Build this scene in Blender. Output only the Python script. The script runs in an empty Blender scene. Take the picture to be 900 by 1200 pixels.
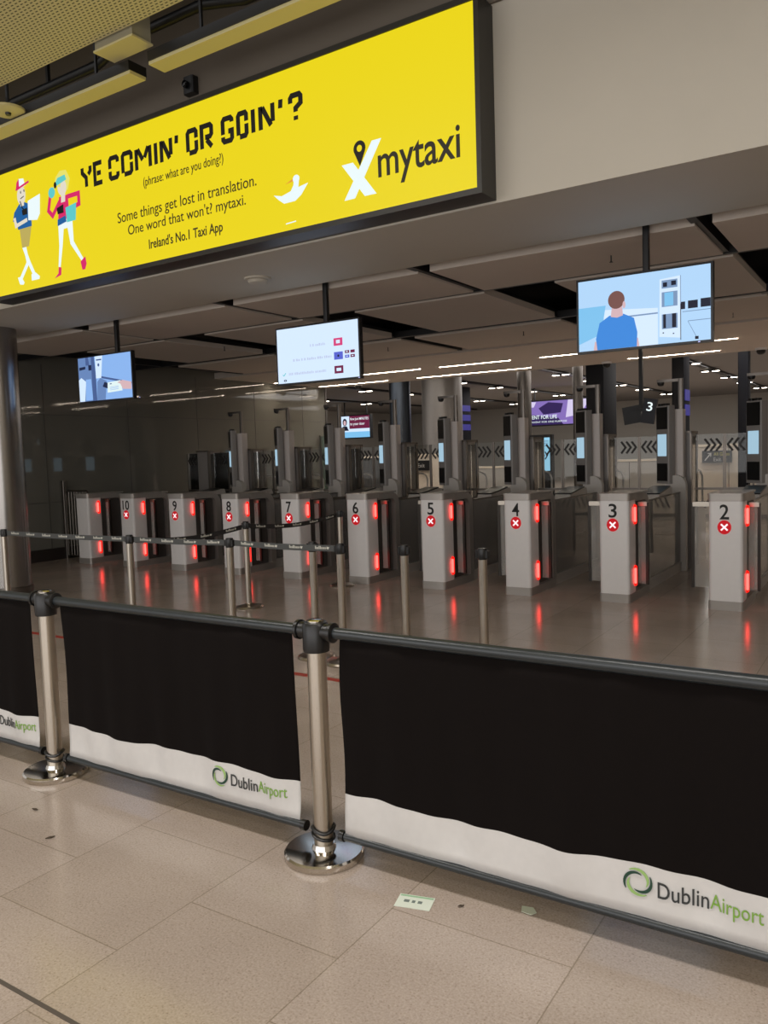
import bpy, bmesh, math, random
from mathutils import Vector, Matrix
PI = math.pi
C = bpy.context.scene.collection
SC = bpy.context.scene
random.seed(4)

# ------------------------------------------------------------------ camera
cam = bpy.data.cameras.new('camera'); camo = bpy.data.objects.new('camera', cam); C.objects.link(camo)
cr = Vector((0.8396447, 0.54217962, -0.03221854)); cu = Vector((-0.01207282, 0.07793555, 0.9968853)); cw = cr.cross(cu) * -1
cr.normalize(); cu = (cu - cr * cu.dot(cr)).normalized(); fw = cu.cross(cr)
camo.matrix_world = Matrix(((cr.x, cu.x, -fw.x, 0), (cr.y, cu.y, -fw.y, 0), (cr.z, cu.z, -fw.z, 1.62), (0, 0, 0, 1)))
cam.sensor_fit = 'HORIZONTAL'; cam.sensor_width = 36; cam.lens = 943.28 / 900 * 36
cam.clip_end = 200
SC.camera = camo
# ------------------------------------------------------------------ world, lights, exposure
w = bpy.data.worlds.new('world'); SC.world = w; w.use_nodes = True
w.node_tree.nodes['Background'].inputs[0].default_value = (1, .97, .95, 1)
w.node_tree.nodes['Background'].inputs[1].default_value = .65
SC.view_settings.view_transform = 'Standard'; SC.view_settings.look = 'None'
SC.view_settings.exposure = 0; SC.view_settings.gamma = 1; SC.view_settings.use_curve_mapping = False

def area(name, loc, sx, sy, power, col=(1, .955, .92), rot=(0, 0, 0), spread=180):
    l = bpy.data.lights.new(name, 'AREA'); l.shape = 'RECTANGLE'; l.size = sx; l.size_y = sy; l.energy = power; l.color = col
    l.spread = math.radians(spread)
    o = bpy.data.objects.new(name, l); C.objects.link(o); o.location = loc; o.rotation_euler = rot
    return o
# rows of hall ceiling lamps over the foreground, hung just under the front ceiling
area('hall_lamp', (-4.5, 1.2, 4.75), 2.4, .5, 72)
area('hall_lamp', (-1.0, 1.2, 4.75), 2.4, .5, 72)
area('hall_lamp', (2.8, 1.4, 4.75), 2.4, .5, 80)
area('hall_lamp', (0.0, -2.5, 4.75), 6, .5, 60)
# added fill lamp standing in for the lit concourse behind the viewer
area('concourse_fill', (-2.5, -4.9, 1.9), 15, 3.0, 270, (1, .975, .97), (PI / 2, 0, 0))
# broad fill lamps added to brighten the far hall
area('far_hall_fill', (-7, 24, 3.95), 8, 5, 260, (1, .96, .93))
area('far_hall_fill', (-14, 32, 3.95), 12, 6, 360, (1, .96, .93))
area('far_hall_fill', (-3, 33, 3.95), 8, 6, 220, (1, .96, .93))

area('far_hall_fill', (-1.2, 17.3, 3.97), 7, .6, 130, (1, .95, .9))  # added fill, hidden behind the ceiling fascia, brightens the long cream partition
area('far_hall_fill', (-11, 17.2, 3.97), 6, .6, 90, (1, .95, .9))  # same added fill over the partitions farther left
# ------------------------------------------------------------------ materials
def lin(c):
    return tuple((v / 255 / 12.92) if v / 255 <= .04045 else ((v / 255 + .055) / 1.055) ** 2.4 for v in c)
MATS = {}
def mat(name, rgb, rough=.5, metal=0, emit=None, es=0, spec=.5, noise=0, nscale=20):
    if name in MATS: return MATS[name]
    m = bpy.data.materials.new(name); m.use_nodes = True; MATS[name] = m
    nt = m.node_tree; b = nt.nodes['Principled BSDF']
    c = lin(rgb) + (1,)
    b.inputs['Base Color'].default_value = c; b.inputs['Roughness'].default_value = rough; b.inputs['Metallic'].default_value = metal
    b.inputs['Specular IOR Level'].default_value = spec
    if emit:
        b.inputs['Emission Color'].default_value = lin(emit) + (1,); b.inputs['Emission Strength'].default_value = es
    if noise:
        tc = nt.nodes.new('ShaderNodeTexCoord'); n = nt.nodes.new('ShaderNodeTexNoise'); n.inputs['Scale'].default_value = nscale
        n.inputs['Detail'].default_value = 4
        nt.links.new(tc.outputs['Object'], n.inputs['Vector'])
        mx = nt.nodes.new('ShaderNodeMix'); mx.data_type = 'RGBA'
        mx.inputs['A'].default_value = tuple(v * (1 - noise) for v in c[:3]) + (1,)
        mx.inputs['B'].default_value = tuple(min(1, v * (1 + noise)) for v in c[:3]) + (1,)
        nt.links.new(n.outputs['Fac'], mx.inputs['Factor']); nt.links.new(mx.outputs['Result'], b.inputs['Base Color'])
    return m
def glow(name, rgb, s=1.0, rough=.4):
    return mat(name, (10, 10, 10), rough, 0, rgb, s, .2)
def glass(name, tint=(.9, .92, .9), refl=.12, haze=0.0):
    if name in MATS: return MATS[name]
    m = bpy.data.materials.new(name); m.use_nodes = True; MATS[name] = m
    nt = m.node_tree; nt.nodes.clear()
    o = nt.nodes.new('ShaderNodeOutputMaterial'); t = nt.nodes.new('ShaderNodeBsdfTransparent'); g = nt.nodes.new('ShaderNodeBsdfGlossy')
    t.inputs[0].default_value = tint + (1,); g.inputs['Roughness'].default_value = .03; g.inputs[0].default_value = (.9, .9, .9, 1)
    fr = nt.nodes.new('ShaderNodeFresnel'); fr.inputs[0].default_value = 1.45
    mx = nt.nodes.new('ShaderNodeMixShader')
    mu = nt.nodes.new('ShaderNodeMath'); mu.operation = 'ADD'; mu.inputs[1].default_value = refl * .3; mu.use_clamp = True
    nt.links.new(fr.outputs[0], mu.inputs[0]); nt.links.new(mu.outputs[0], mx.inputs[0]); nt.links.new(t.outputs[0], mx.inputs[1]); nt.links.new(g.outputs[0], mx.inputs[2])
    last = mx
    if haze:
        d = nt.nodes.new('ShaderNodeBsdfDiffuse'); d.inputs[0].default_value = (.74, .72, .69, 1)
        m2 = nt.nodes.new('ShaderNodeMixShader'); m2.inputs[0].default_value = haze
        nt.links.new(mx.outputs[0], m2.inputs[1]); nt.links.new(d.outputs[0], m2.inputs[2]); last = m2
    nt.links.new(last.outputs[0], o.inputs[0])
    return m

def floor_mat():
    m = bpy.data.materials.new('terrazzo_tiles'); m.use_nodes = True; nt = m.node_tree; b = nt.nodes['Principled BSDF']; L = nt.links.new
    N = nt.nodes.new
    tc = N('ShaderNodeTexCoord'); mp = N('ShaderNodeMapping'); L(tc.outputs['Object'], mp.inputs['Vector'])
    mp.inputs['Rotation'].default_value = (0, 0, PI / 2)     # tile courses run along Y
    mp.inputs['Location'].default_value = (-.68, .19, 0)
    br = N('ShaderNodeTexBrick'); L(mp.outputs[0], br.inputs['Vector'])
    br.offset = .5; br.inputs['Scale'].default_value = 1; br.inputs['Brick Width'].default_value = .665; br.inputs['Row Height'].default_value = .665
    br.inputs['Mortar Size'].default_value = .0028; br.inputs['Mortar Smooth'].default_value = .3; br.inputs['Bias'].default_value = 0
    br.inputs['Color1'].default_value = lin((183, 170, 160)) + (1,); br.inputs['Color2'].default_value = lin((176, 163, 152)) + (1,)
    br.inputs['Mortar'].default_value = lin((150, 138, 124)) + (1,)
    n1 = N('ShaderNodeTexNoise'); n1.inputs['Scale'].default_value = 130; n1.inputs['Detail'].default_value = 3; L(tc.outputs['Object'], n1.inputs['Vector'])
    n2 = N('ShaderNodeTexVoronoi'); n2.inputs['Scale'].default_value = 75; L(tc.outputs['Object'], n2.inputs['Vector'])
    n3 = N('ShaderNodeTexNoise'); n3.inputs['Scale'].default_value = 1.7; n3.inputs['Detail'].default_value = 3; L(tc.outputs['Object'], n3.inputs['Vector'])
    r1 = N('ShaderNodeValToRGB'); r1.color_ramp.elements[0].position = .3; r1.color_ramp.elements[0].color = (.80, .78, .75, 1); r1.color_ramp.elements[1].position = .7; r1.color_ramp.elements[1].color = (1.08, 1.07, 1.06, 1)
    L(n1.outputs['Fac'], r1.inputs[0])
    r2 = N('ShaderNodeValToRGB'); r2.color_ramp.elements[0].position = .1; r2.color_ramp.elements[0].color = (.78, .75, .72, 1); r2.color_ramp.elements[1].position = .3; r2.color_ramp.elements[1].color = (1, 1, 1, 1)
    L(n2.outputs['Distance'], r2.inputs[0])
    r3 = N('ShaderNodeValToRGB'); r3.color_ramp.elements[0].position = .3; r3.color_ramp.elements[0].color = (.88, .87, .86, 1); r3.color_ramp.elements[1].position = .7; r3.color_ramp.elements[1].color = (1.04, 1.04, 1.04, 1)
    L(n3.outputs['Fac'], r3.inputs[0])
    prev = br.outputs['Color']
    for r in (r1, r2, r3):
        mx = N('ShaderNodeMix'); mx.data_type = 'RGBA'; mx.blend_type = 'MULTIPLY'; mx.inputs['Factor'].default_value = 1
        L(prev, mx.inputs['A']); L(r.outputs[0], mx.inputs['B']); prev = mx.outputs['Result']
    L(prev, b.inputs['Base Color'])
    rr = N('ShaderNodeMapRange'); L(n3.outputs['Fac'], rr.inputs[0]); rr.inputs[3].default_value = .13; rr.inputs[4].default_value = .2
    L(rr.outputs[0], b.inputs['Roughness'])
    bp = N('ShaderNodeBump'); bp.inputs['Strength'].default_value = .06; bp.inputs['Distance'].default_value = .002
    L(n1.outputs['Fac'], bp.inputs['Height']); L(bp.outputs[0], b.inputs['Normal'])
    return m

def perf_mat():
    m = bpy.data.materials.new('perforated_ceiling'); m.use_nodes = True; nt = m.node_tree; b = nt.nodes['Principled BSDF']; L = nt.links.new; N = nt.nodes.new
    tc = N('ShaderNodeTexCoord'); br = N('ShaderNodeTexBrick'); L(tc.outputs['Object'], br.inputs['Vector'])
    br.offset = .5; br.inputs['Scale'].default_value = 1; br.inputs['Brick Width'].default_value = .046; br.inputs['Row Height'].default_value = .029
    br.inputs['Mortar Size'].default_value = .0105; br.inputs['Mortar Smooth'].default_value = .15
    br.inputs['Color1'].default_value = lin((60, 58, 50)) + (1,); br.inputs['Color2'].default_value = lin((60, 58, 50)) + (1,)
    br.inputs['Mortar'].default_value = lin((206, 198, 158)) + (1,)  # yellow glow of the lit sign mixed into the plate colour
    L(br.outputs['Color'], b.inputs['Base Color']); b.inputs['Roughness'].default_value = .6
    return m

def brushed(name, rgb, rough=.3):
    m = mat(name, rgb, rough, 1)
    nt = m.node_tree; b = nt.nodes['Principled BSDF']
    tc = nt.nodes.new('ShaderNodeTexCoord'); mp = nt.nodes.new('ShaderNodeMapping'); mp.inputs['Scale'].default_value = (60, 60, 1.5)
    n = nt.nodes.new('ShaderNodeTexNoise'); n.inputs['Scale'].default_value = 6; n.inputs['Detail'].default_value = 3
    mr = nt.nodes.new('ShaderNodeMapRange'); mr.inputs[3].default_value = rough * .92; mr.inputs[4].default_value = rough * 1.1
    nt.links.new(tc.outputs['Object'], mp.inputs[0]); nt.links.new(mp.outputs[0], n.inputs['Vector']); nt.links.new(n.outputs['Fac'], mr.inputs[0]); nt.links.new(mr.outputs[0], b.inputs['Roughness'])
    return m

STEEL = brushed('brushed_steel', (190, 182, 170), .28)
STEEL_D = brushed('dark_steel', (120, 114, 108), .35)
SATIN = mat('satin_steel', (172, 167, 162), .45, .6)
CHROME = mat('polished_steel', (205, 200, 192), .12, 1)
BLACKP = mat('black_plastic', (18, 18, 19), .35)
BLACKM = mat('black_metal', (24, 24, 26), .4, 0, noise=.2)
RAIL = mat('anthracite_rail', (38, 43, 46), .3, 0, noise=.15)
FAB_B = mat('black_banner_cloth', (17, 13, 12), .95, 0, spec=.12, noise=.15, nscale=60)
FAB_W = mat('white_banner_cloth', (206, 204, 202), .75, 0, noise=.05, nscale=30)
PAINT = mat('grey_wall_paint', (186, 180, 168), .75, 0, noise=.03, nscale=3)
PAINT_D = mat('darker_wall_paint', (176, 170, 158), .8, 0, noise=.03, nscale=3)  # slightly darker grey than the main wall paint
WHITE = mat('white_powder_coat', (226, 224, 224), .4, 0, noise=.03)
GREYP = mat('grey_panel', (186, 181, 175), .4, 0, noise=.04)
DARKG = mat('dark_grey_panel', (78, 75, 72), .3, 0, noise=.1)
CEILP = mat('ceiling_raft', (206, 196, 186), .7, 0, noise=.03, nscale=4)
VOID = mat('ceiling_void', (26, 25, 25), .8)
GLASS = glass('gate_glass', (.9, .9, .88), .0, .24)
GLASS2 = glass('clear_glass', (.9, .91, .9), -.05)
GREENG = glass('greenish_glass', (.62, .78, .72), .15, .06)
RED = glow('red_lamp', (255, 22, 12), 1.0); RED.node_tree.nodes['Principled BSDF'].inputs['Emission Strength'].default_value = 1.7
REDC = mat('red_lamp_core', (10, 10, 10), .4, 0, (255, 66, 60), 5.5)
REDX = glow('red_cross_disc', (205, 12, 28), .8)
WX = glow('white_cross', (255, 236, 240), 1.1)
INK = mat('black_ink', (16, 15, 14), .6)
BLUESC = glow('blue_white_screen', (170, 205, 225), .9)

# ------------------------------------------------------------------ geometry helpers
class MB:
    def __init__(s): s.bm = bmesh.new()
    def quad(s, pts, mi=0):
        f = s.bm.faces.new([s.bm.verts.new(p) for p in pts]); f.material_index = mi; return s
    def box(s, x0, x1, y0, y1, z0, z1, mi=0):
        v = [s.bm.verts.new((x, y, z)) for z in (z0, z1) for y in (y0, y1) for x in (x0, x1)]
        for f in ((0, 2, 3, 1), (4, 5, 7, 6), (0, 1, 5, 4), (2, 6, 7, 3), (0, 4, 6, 2), (1, 3, 7, 5)):
            s.bm.faces.new([v[i] for i in f]).material_index = mi
        return s
    def prism(s, poly, a, b, axis='z', mi=0):
        def P(p, h):
            return {'z': (p[0], p[1], h), 'y': (p[0], h, p[1]), 'x': (h, p[0], p[1])}[axis]
        A = [s.bm.verts.new(P(p, a)) for p in poly]; B = [s.bm.verts.new(P(p, b)) for p in poly]; n = len(poly)
        s.bm.faces.new(A[::-1]).material_index = mi; s.bm.faces.new(B).material_index = mi
        for i in range(n):
            s.bm.faces.new((A[i], A[(i + 1) % n], B[(i + 1) % n], B[i])).material_index = mi
        return s
    def rbox(s, x0, x1, y0, y1, z0, z1, r=.03, mi=0, n=5):
        pts = []
        for cx, cy, a in ((x1 - r, y1 - r, 0), (x0 + r, y1 - r, PI / 2), (x0 + r, y0 + r, PI), (x1 - r, y0 + r, 1.5 * PI)):
            for i in range(n + 1):
                t = a + PI / 2 * i / n; pts.append((cx + r * math.cos(t), cy + r * math.sin(t)))
        return s.prism(pts, z0, z1, 'z', mi)
    def lathe(s, prof, c=(0, 0), n=32, mi=0):
        rings = []
        for r, z in prof:
            rings.append([s.bm.verts.new((c[0] + r * math.cos(2 * PI * i / n), c[1] + r * math.sin(2 * PI * i / n), z)) for i in range(n)])
        for a, b in zip(rings, rings[1:]):
            for i in range(n):
                s.bm.faces.new((a[i], a[(i + 1) % n], b[(i + 1) % n], b[i])).material_index = mi
        s.bm.faces.new(rings[0][::-1]).material_index = mi; s.bm.faces.new(rings[-1]).material_index = mi
        return s
    def tube(s, pts, r, n=12, mi=0, closed=False):
        pts = [Vector(p) for p in pts]; rings = []; k = len(pts)
        prevn = None
        for i, p in enumerate(pts):
            if closed: d = (pts[(i + 1) % k] - pts[i - 1])
            else: d = (pts[min(i + 1, k - 1)] - pts[max(i - 1, 0)])
            d.normalize()
            if prevn is None:
                u = d.cross(Vector((0, 0, 1)))
                if u.length < .1: u = d.cross(Vector((1, 0, 0)))
            else: u = prevn - d * prevn.dot(d)
            u.normalize(); prevn = u; v = d.cross(u)
            rings.append([s.bm.verts.new(p + r * (math.cos(2 * PI * j / n) * u + math.sin(2 * PI * j / n) * v)) for j in range(n)])
        pr = list(zip(rings, rings[1:])) + ([(rings[-1], rings[0])] if closed else [])
        for a, b in pr:
            for j in range(n):
                s.bm.faces.new((a[j], b[j], b[(j + 1) % n], a[(j + 1) % n])).material_index = mi
        if not closed:
            s.bm.faces.new(rings[0]).material_index = mi; s.bm.faces.new(rings[-1][::-1]).material_index = mi
        return s
    # flat artwork standing in an x-z plane, facing -y, given a little thickness
    def poly(s, pts, y, mi=0, t=.0012):
        return s.prism(pts, y, y + t, 'y', mi)
    def ell(s, cx, cz, rx, rz, y, mi=0, n=20, t=.0012, a0=0, a1=2 * PI):
        k = n if abs(a1 - a0 - 2 * PI) < 1e-6 else n + 1
        return s.poly([(cx + rx * math.cos(a0 + (a1 - a0) * i / n), cz + rz * math.sin(a0 + (a1 - a0) * i / n)) for i in range(k)], y, mi, t)
    def stroke(s, pts, wd, y, mi=0, t=.0012):
        pts = [Vector(p) for p in pts]; rows = []; k = len(pts)
        for i, p in enumerate(pts):
            d0 = (p - pts[i - 1]).normalized() if i else None; d1 = (pts[i + 1] - p).normalized() if i < k - 1 else None
            d = ((d0 or d1) + (d1 or d0)).normalized(); nn = Vector((-d.y, d.x))
            ww = (wd[i] if isinstance(wd, (list, tuple)) else wd) / 2
            if d0 and d1: ww /= max(.6, d.dot(d0))
            q = [p + nn * ww, p - nn * ww]
            rows.append([s.bm.verts.new((v.x, yy_, v.y)) for yy_ in (y, y + t) for v in q])   # left, right in front, then behind
        for A, B in zip(rows, rows[1:]):
            for f in ((A[0], A[1], B[1], B[0]), (A[2], B[2], B[3], A[3]), (A[0], B[0], B[2], A[2]), (A[1], A[3], B[3], B[1])): s.bm.faces.new(f).material_index = mi
        for E_ in (rows[0], rows[-1]): s.bm.faces.new((E_[0], E_[2], E_[3], E_[1])).material_index = mi
        return s
    def xf(s, M):
        bmesh.ops.transform(s.bm, matrix=M, verts=s.bm.verts); return s
    def build(s, name, mats, parent=None, ang=35):
        bmesh.ops.recalc_face_normals(s.bm, faces=s.bm.faces)
        if parent is not None:
            o = parent; off = Vector(o.location)
            while o.parent: o = o.parent; off += Vector(o.location)
            bmesh.ops.translate(s.bm, vec=-off, verts=s.bm.verts)
        me = bpy.data.meshes.new(name); s.bm.to_mesh(me); s.bm.free()
        for m in (mats if isinstance(mats, (list, tuple)) else [mats]): me.materials.append(m)
        me.shade_smooth(); me.set_sharp_from_angle(angle=math.radians(ang))
        ob = bpy.data.objects.new(name, me); C.objects.link(ob)
        if parent is not None: ob.parent = parent
        return ob

def thing(name, label, cat, loc, group=None):
    o = bpy.data.objects.new(name, None); C.objects.link(o); o.location = loc; o.empty_display_size = .1
    o['label'] = label; o['category'] = cat
    if group: o['group'] = group
    return o
def tag(o, label, cat, group=None):
    o['label'] = label; o['category'] = cat
    if group: o['group'] = group
    return o
def struct(o): o['kind'] = 'structure'; return o
def kids(o): return [c for c in bpy.data.objects if c.parent == o]
def copy_tree(o, parent=None, skip=()):
    c = o.copy(); C.objects.link(c); c.parent = parent
    for ch in kids(o):
        if ch.name.split('.')[0] not in skip: copy_tree(ch, c, skip)
    return c
def text_bm(body, x0, x1, z0, z1, y, extrude=.001, bold=0.0, keepaspect=False, descend=False):
    """lettering as mesh: cap box fitted to x0..x1, z0..z1, facing -y"""
    cu_ = bpy.data.curves.new('txt', 'FONT'); cu_.body = body; cu_.size = 1; cu_.offset = bold; cu_.resolution_u = 4
    ob = bpy.data.objects.new('txt', cu_); C.objects.link(ob)
    dg = bpy.context.evaluated_depsgraph_get(); me = bpy.data.meshes.new_from_object(ob.evaluated_get(dg))
    bpy.data.objects.remove(ob); bpy.data.curves.remove(cu_)
    xs = [v.co.x for v in me.vertices]; ys = [v.co.y for v in me.vertices]
    ax, bx = min(xs), max(xs); ay, by = min(ys), max(ys)
    m = MB(); m.bm.from_mesh(me); bpy.data.meshes.remove(me)
    for v in m.bm.verts:
        v.co = Vector((x0 + (v.co.x - ax) / (bx - ax) * (x1 - x0), y, z0 + (v.co.y - ay) / (by - ay) * (z1 - z0)))
    r = bmesh.ops.extrude_face_region(m.bm, geom=list(m.bm.faces))
    for v in r['geom']:
        if isinstance(v, bmesh.types.BMVert): v.co.y -= extrude
    return m

# ================================================================== SETTING
struct(MB().box(-26, 6, -5, 46, -.1, 0).build('floor', floor_mat()))
# front wall (bulkhead) over the opening, with its soffit
wb = MB(); wb.box(-14, 6, 5.17, 6.42, 3.3, 5.7)
struct(wb.build('wall_front', PAINT))
# glossy back-painted wall on the left of the gates
lw = mat('glossy_wall_panel', (112, 111, 104), .035, 0, noise=.03, nscale=2, spec=.6)
wl = struct(MB().box(-12.4, -12.17, 5.17, 16.2, .0, 4.1).build('wall_left', lw))
sm = MB()
for y in (6.6, 8.35, 10.1, 11.85, 13.6, 15.3): sm.box(-12.172, -12.166, y - .006, y + .006, .2, 3.3)
for z in (.98, 2.46): sm.box(-12.172, -12.166, 5.3, 16.2, z - .006, z + .006)
sm.build('panel_joint', DARKG, wl)
struct(MB().box(-12.17, -12.12, 5.2, 16.2, 0, .2).build('baseboard_left', mat('dark_skirting', (46, 40, 38), .4)))
MB_edge = MB().box(-12.42, -12.15, 16.2, 16.26, 0, 3.34); struct(MB_edge.build('trim_1', STEEL_D))
struct(MB().box(5.8, 6, -5, 46, 0, 5.7).build('wall_right', PAINT))
struct(MB().box(-26, 6, 43, 43.2, 0, 4.2).build('wall_back', mat('far_wall_paint', (200, 196, 188), .7)))
struct(MB().box(-26.2, -26, 14, 43, 0, 4.2).build('wall_far', mat('far_wall_paint', (200, 196, 188), .7)))

struct(MB().box(-14, 6, 5.15, 5.172, 4.6, 5.6).build('trim_4', mat('brown_wall_band', (104, 95, 84), .8)))  # thin darker brown sheet over the upper front wall
# gate hall ceiling: dark void, pale rafts, light slots
ce = struct(MB().box(-14, 6, 6.42, 16.3, 4.0, 4.1).build('ceiling', VOID))
for k in range(-3, 4):
    s = 2.48 * k
    for (x0, x1, y0, y1) in ((-3.74, -1.39, 6.68, 7.84), (-3.02, -1.33, 7.98, 10.05), (-3.6, -1.36, 10.35, 12.15)):
        if x0 - s > 5.4 or x1 - s < -12.1: continue
        q = MB().box(max(x0 - s, -12.1), min(x1 - s, 5.7), y0, y1, 3.3, 3.37)
        q.build('ceiling_raft', CEILP, ce)
for y in (7.9, 10.2): MB().box(-12.1, 5.7, y - .03, y + .03, 3.31, 3.4).build('ceiling_rail', BLACKM, ce)
for k in range(-3, 4):
    x = -3.86 - 2.48 * k
    if -12 < x < 5.5: MB().box(x - .035, x + .035, 6.44, 12.3, 3.32, 3.42).build('ceiling_rail', BLACKM, ce)
# end bulkhead of the gate hall ceiling, with its slots
MB().box(-12.17, 5.8, 12.4, 16.3, 3.3, 3.42).build('ceiling_bulkhead', CEILP, ce)
MB().box(-12.17, 5.8, 16.3, 16.36, 3.3, 4.1).build('ceiling_fascia', PAINT_D, ce)
# sprinkler heads belong to the rafts
for x, y in ((-2.2, 7.2), (-6.9, 10.9), (-8.6, 9.0), (-4.6, 10.9), (-1.9, 11.4)):
    MB().lathe([(.018, 3.24), (.006, 3.25), (.006, 3.3), (.02, 3.301)], (x, y), 10).build('sprinkler', BLACKM, ce)

# far hall ceiling
struct(MB().box(-26, 6, 16.36, 43, 4.0, 4.1).build('ceiling_far', mat('far_ceiling', (150, 146, 142), .8)))
# front ceiling: perforated metal, then a dark service gap to the wall
struct(MB().box(-14, 6, -5, 4.27, 4.86, 4.9).build('ceiling_front', perf_mat()))
struct(MB().box(-14, 6, 3.9, 5.3, 5.6, 5.7).build('ceiling_gap', VOID))
# red floor line, darker movement joint
struct(MB().box(-9.0, 2, 4.56, 4.62, -.0, .0012).build('trim_2', mat('red_floor_tape', (168, 58, 44), .5)))
struct(MB().box(-9.0, 4, 1.345, 1.36, 0, .0008).build('trim_3', mat('floor_joint', (84, 76, 68), .6)))

# steel column at the left end of the opening
t = thing('steel_column', 'round brushed steel column at the left end of the opening, catching red light', 'column', (-9.42, 5.85, 0))
MB().lathe([(.25, 0), (.25, 3.3)], (-9.42, 5.85), 48).build('shaft', brushed('column_steel', (150, 146, 142), .24), t)
MB().lathe([(.265, .0), (.265, .12), (.25, .125)], (-9.42, 5.85), 48).build('base_ring', STEEL_D, t)
for a in (PI * 1.55,):
    x, y = -9.42 + .251 * math.cos(a), 5.85 + .251 * math.sin(a)
    MB().box(x - .006, x + .006, y - .004, y + .004, .13, 3.29).build('joint_strip', DARKG, t)

# ================================================================== LIGHTBOX SIGN
YS = 4.95
YELLOW = glow('lit_yellow', (236, 214, 24), 1.0)
sg = thing('lightbox_sign', 'long yellow backlit advertising lightbox with black headline on the wall over the opening', 'sign', (-5.1, 5.17, 3.34))
FR = mat('sign_frame', (44, 42, 38), .45)
f = MB()
x0, x1, z0, z1 = -7.95, -2.36, 3.315, 4.585
f.box(x0, x1, 4.99, 5.168, z0, z1)
f.box(x0, x0 + .035, 4.945, 4.99, z0, z1); f.box(x1 - .035, x1, 4.945, 4.99, z0, z1)
f.box(x0 + .035, x1 - .035, 4.945, 4.99, z0, z0 + .04); f.box(x0 + .035, x1 - .035, 4.945, 4.99, z1 - .04, z1)
f.build('frame', FR, sg)
face = MB().box(x0 + .036, x1 - .036, 4.955, 4.989, z0 + .041, z1 - .041).build('lit_face', YELLOW, sg)
ya = 4.953
GL = {'Y': [[(0, 1), (0, .74), (.46, .46), (.46, 0)], [(1, 1), (1, .76), (.74, .6)]], 'E': [[(1, 1), (0, 1), (0, 0), (1, 0)], [(.3, .5), (.85, .5)]],
      'C': [[(1, .74), (1, .9), (.85, 1), (.15, 1), (0, .9), (0, .5)], [(0, .36), (0, .1), (.15, 0), (.85, 0), (1, .1), (1, .26)]],
      'O': [[(0, .08), (0, .9), (.15, 1), (.85, 1), (1, .9), (1, .62)], [(1, .5), (1, .1), (.85, 0), (.16, 0)]],
      'M': [[(0, 0), (0, 1)], [(.12, .98), (.46, .42)], [(.6, .5), (.88, .98)], [(1, 1), (1, .0)]], 'I': [[(.5, 0), (.5, 1)]],
      'N': [[(0, 0), (0, 1)], [(.16, .94), (.84, .08)], [(1, .22), (1, 1)]], 'R': [[(0, 0), (0, 1), (.85, 1), (1, .9), (1, .58), (.85, .48), (.35, .48)], [(.5, .36), (1, 0)]],
      'G': [[(1, .8), (1, .9), (.85, 1), (.15, 1), (0, .9), (0, .33)], [(0, .22), (0, .1), (.15, 0), (.85, 0), (1, .1), (1, .42), (.6, .42)]],
      '?': [[(0, .7), (0, .9), (.15, 1), (.85, 1), (1, .9), (1, .62), (.5, .45), (.5, .3)], [(.5, .13), (.5, -.04)]], "'": [[(.7, 1.02), (.4, .66)]]}
SP = [('Y', -6.437, -6.282), ('E', -6.262, -6.121), ('C', -6.05, -5.905), ('O', -5.877, -5.722), ('M', -5.697, -5.482), ('I', -5.457, -5.403), ('N', -5.38, -5.225), ("'", -5.205, -5.145),
      ('O', -5.062, -4.923), ('R', -4.9, -4.749), ('G', -4.663, -4.524), ('O', -4.496, -4.369), ('I', -4.343, -4.295), ('N', -4.263, -4.098), ("'", -4.07, -4.01), ('?', -3.963, -3.823)]
m = MB(); TK = .041
for ch, xa, xb in SP:
    for st in GL[ch]:
        m.stroke([(xa + TK / 2 + u * (xb - xa - TK), 4.142 + TK / 2 + v * (.216 - TK)) for u, v in st], TK, ya, 0, .002)
m.build('headline', INK, face)
INK2 = mat('brown_black_ink', (58, 50, 20), .6)
text_bm('(phrase: what are you doing?)', -5.6, -4.65, 3.985, 4.085, ya, .002).build('phrase_line', INK2, face)
text_bm('Some things get lost in translation.', -5.96, -4.31, 3.728, 3.848, ya, .002).build('slogan_line', INK2, face)
text_bm("One word that won't? mytaxi.", -5.83, -4.43, 3.605, 3.722, ya, .002).build('slogan_line', INK2, face)
text_bm("Ireland's No.1 Taxi App", -5.57, -4.69, 3.445, 3.555, ya, .002, .012).build('tagline', INK2, face)
text_bm('mytaxi', -3.17, -2.515, 3.505, 3.79, ya, .002, .01).build('logo_lettering', mat('dark_logo_ink', (42, 38, 26), .6), face)
# X mark with map pin
LW = glow('lit_white', (236, 250, 252), 1.0)
lg = MB()
lg.stroke([(-3.44, 3.725), (-3.385, 3.725), (-3.22, 3.475), (-3.19, 3.475)], .001, ya)   # hairline under the cross arm
lg.poly([(-3.485, 3.73), (-3.385, 3.73), (-3.19, 3.475), (-3.29, 3.475)], ya - .002, 0)
lg.poly([(-3.47, 3.475), (-3.375, 3.475), (-3.135, 3.845), (-3.215, 3.845)], ya - .0032, 0)
lg.build('logo_cross', LW, face)
pn = MB()
pts = [(-3.322 + .052 * math.cos(a), 3.815 + .055 * math.sin(a)) for a in [math.radians(d) for d in range(-25, 206, 11)]] + [(-3.322, 3.69)]
pn.poly(pts, ya - .0045, 0); pn.ell(-3.322, 3.815, .022, .024, ya - .006, 1)
pn.build('logo_pin', [INK, YELLOW], face)
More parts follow.
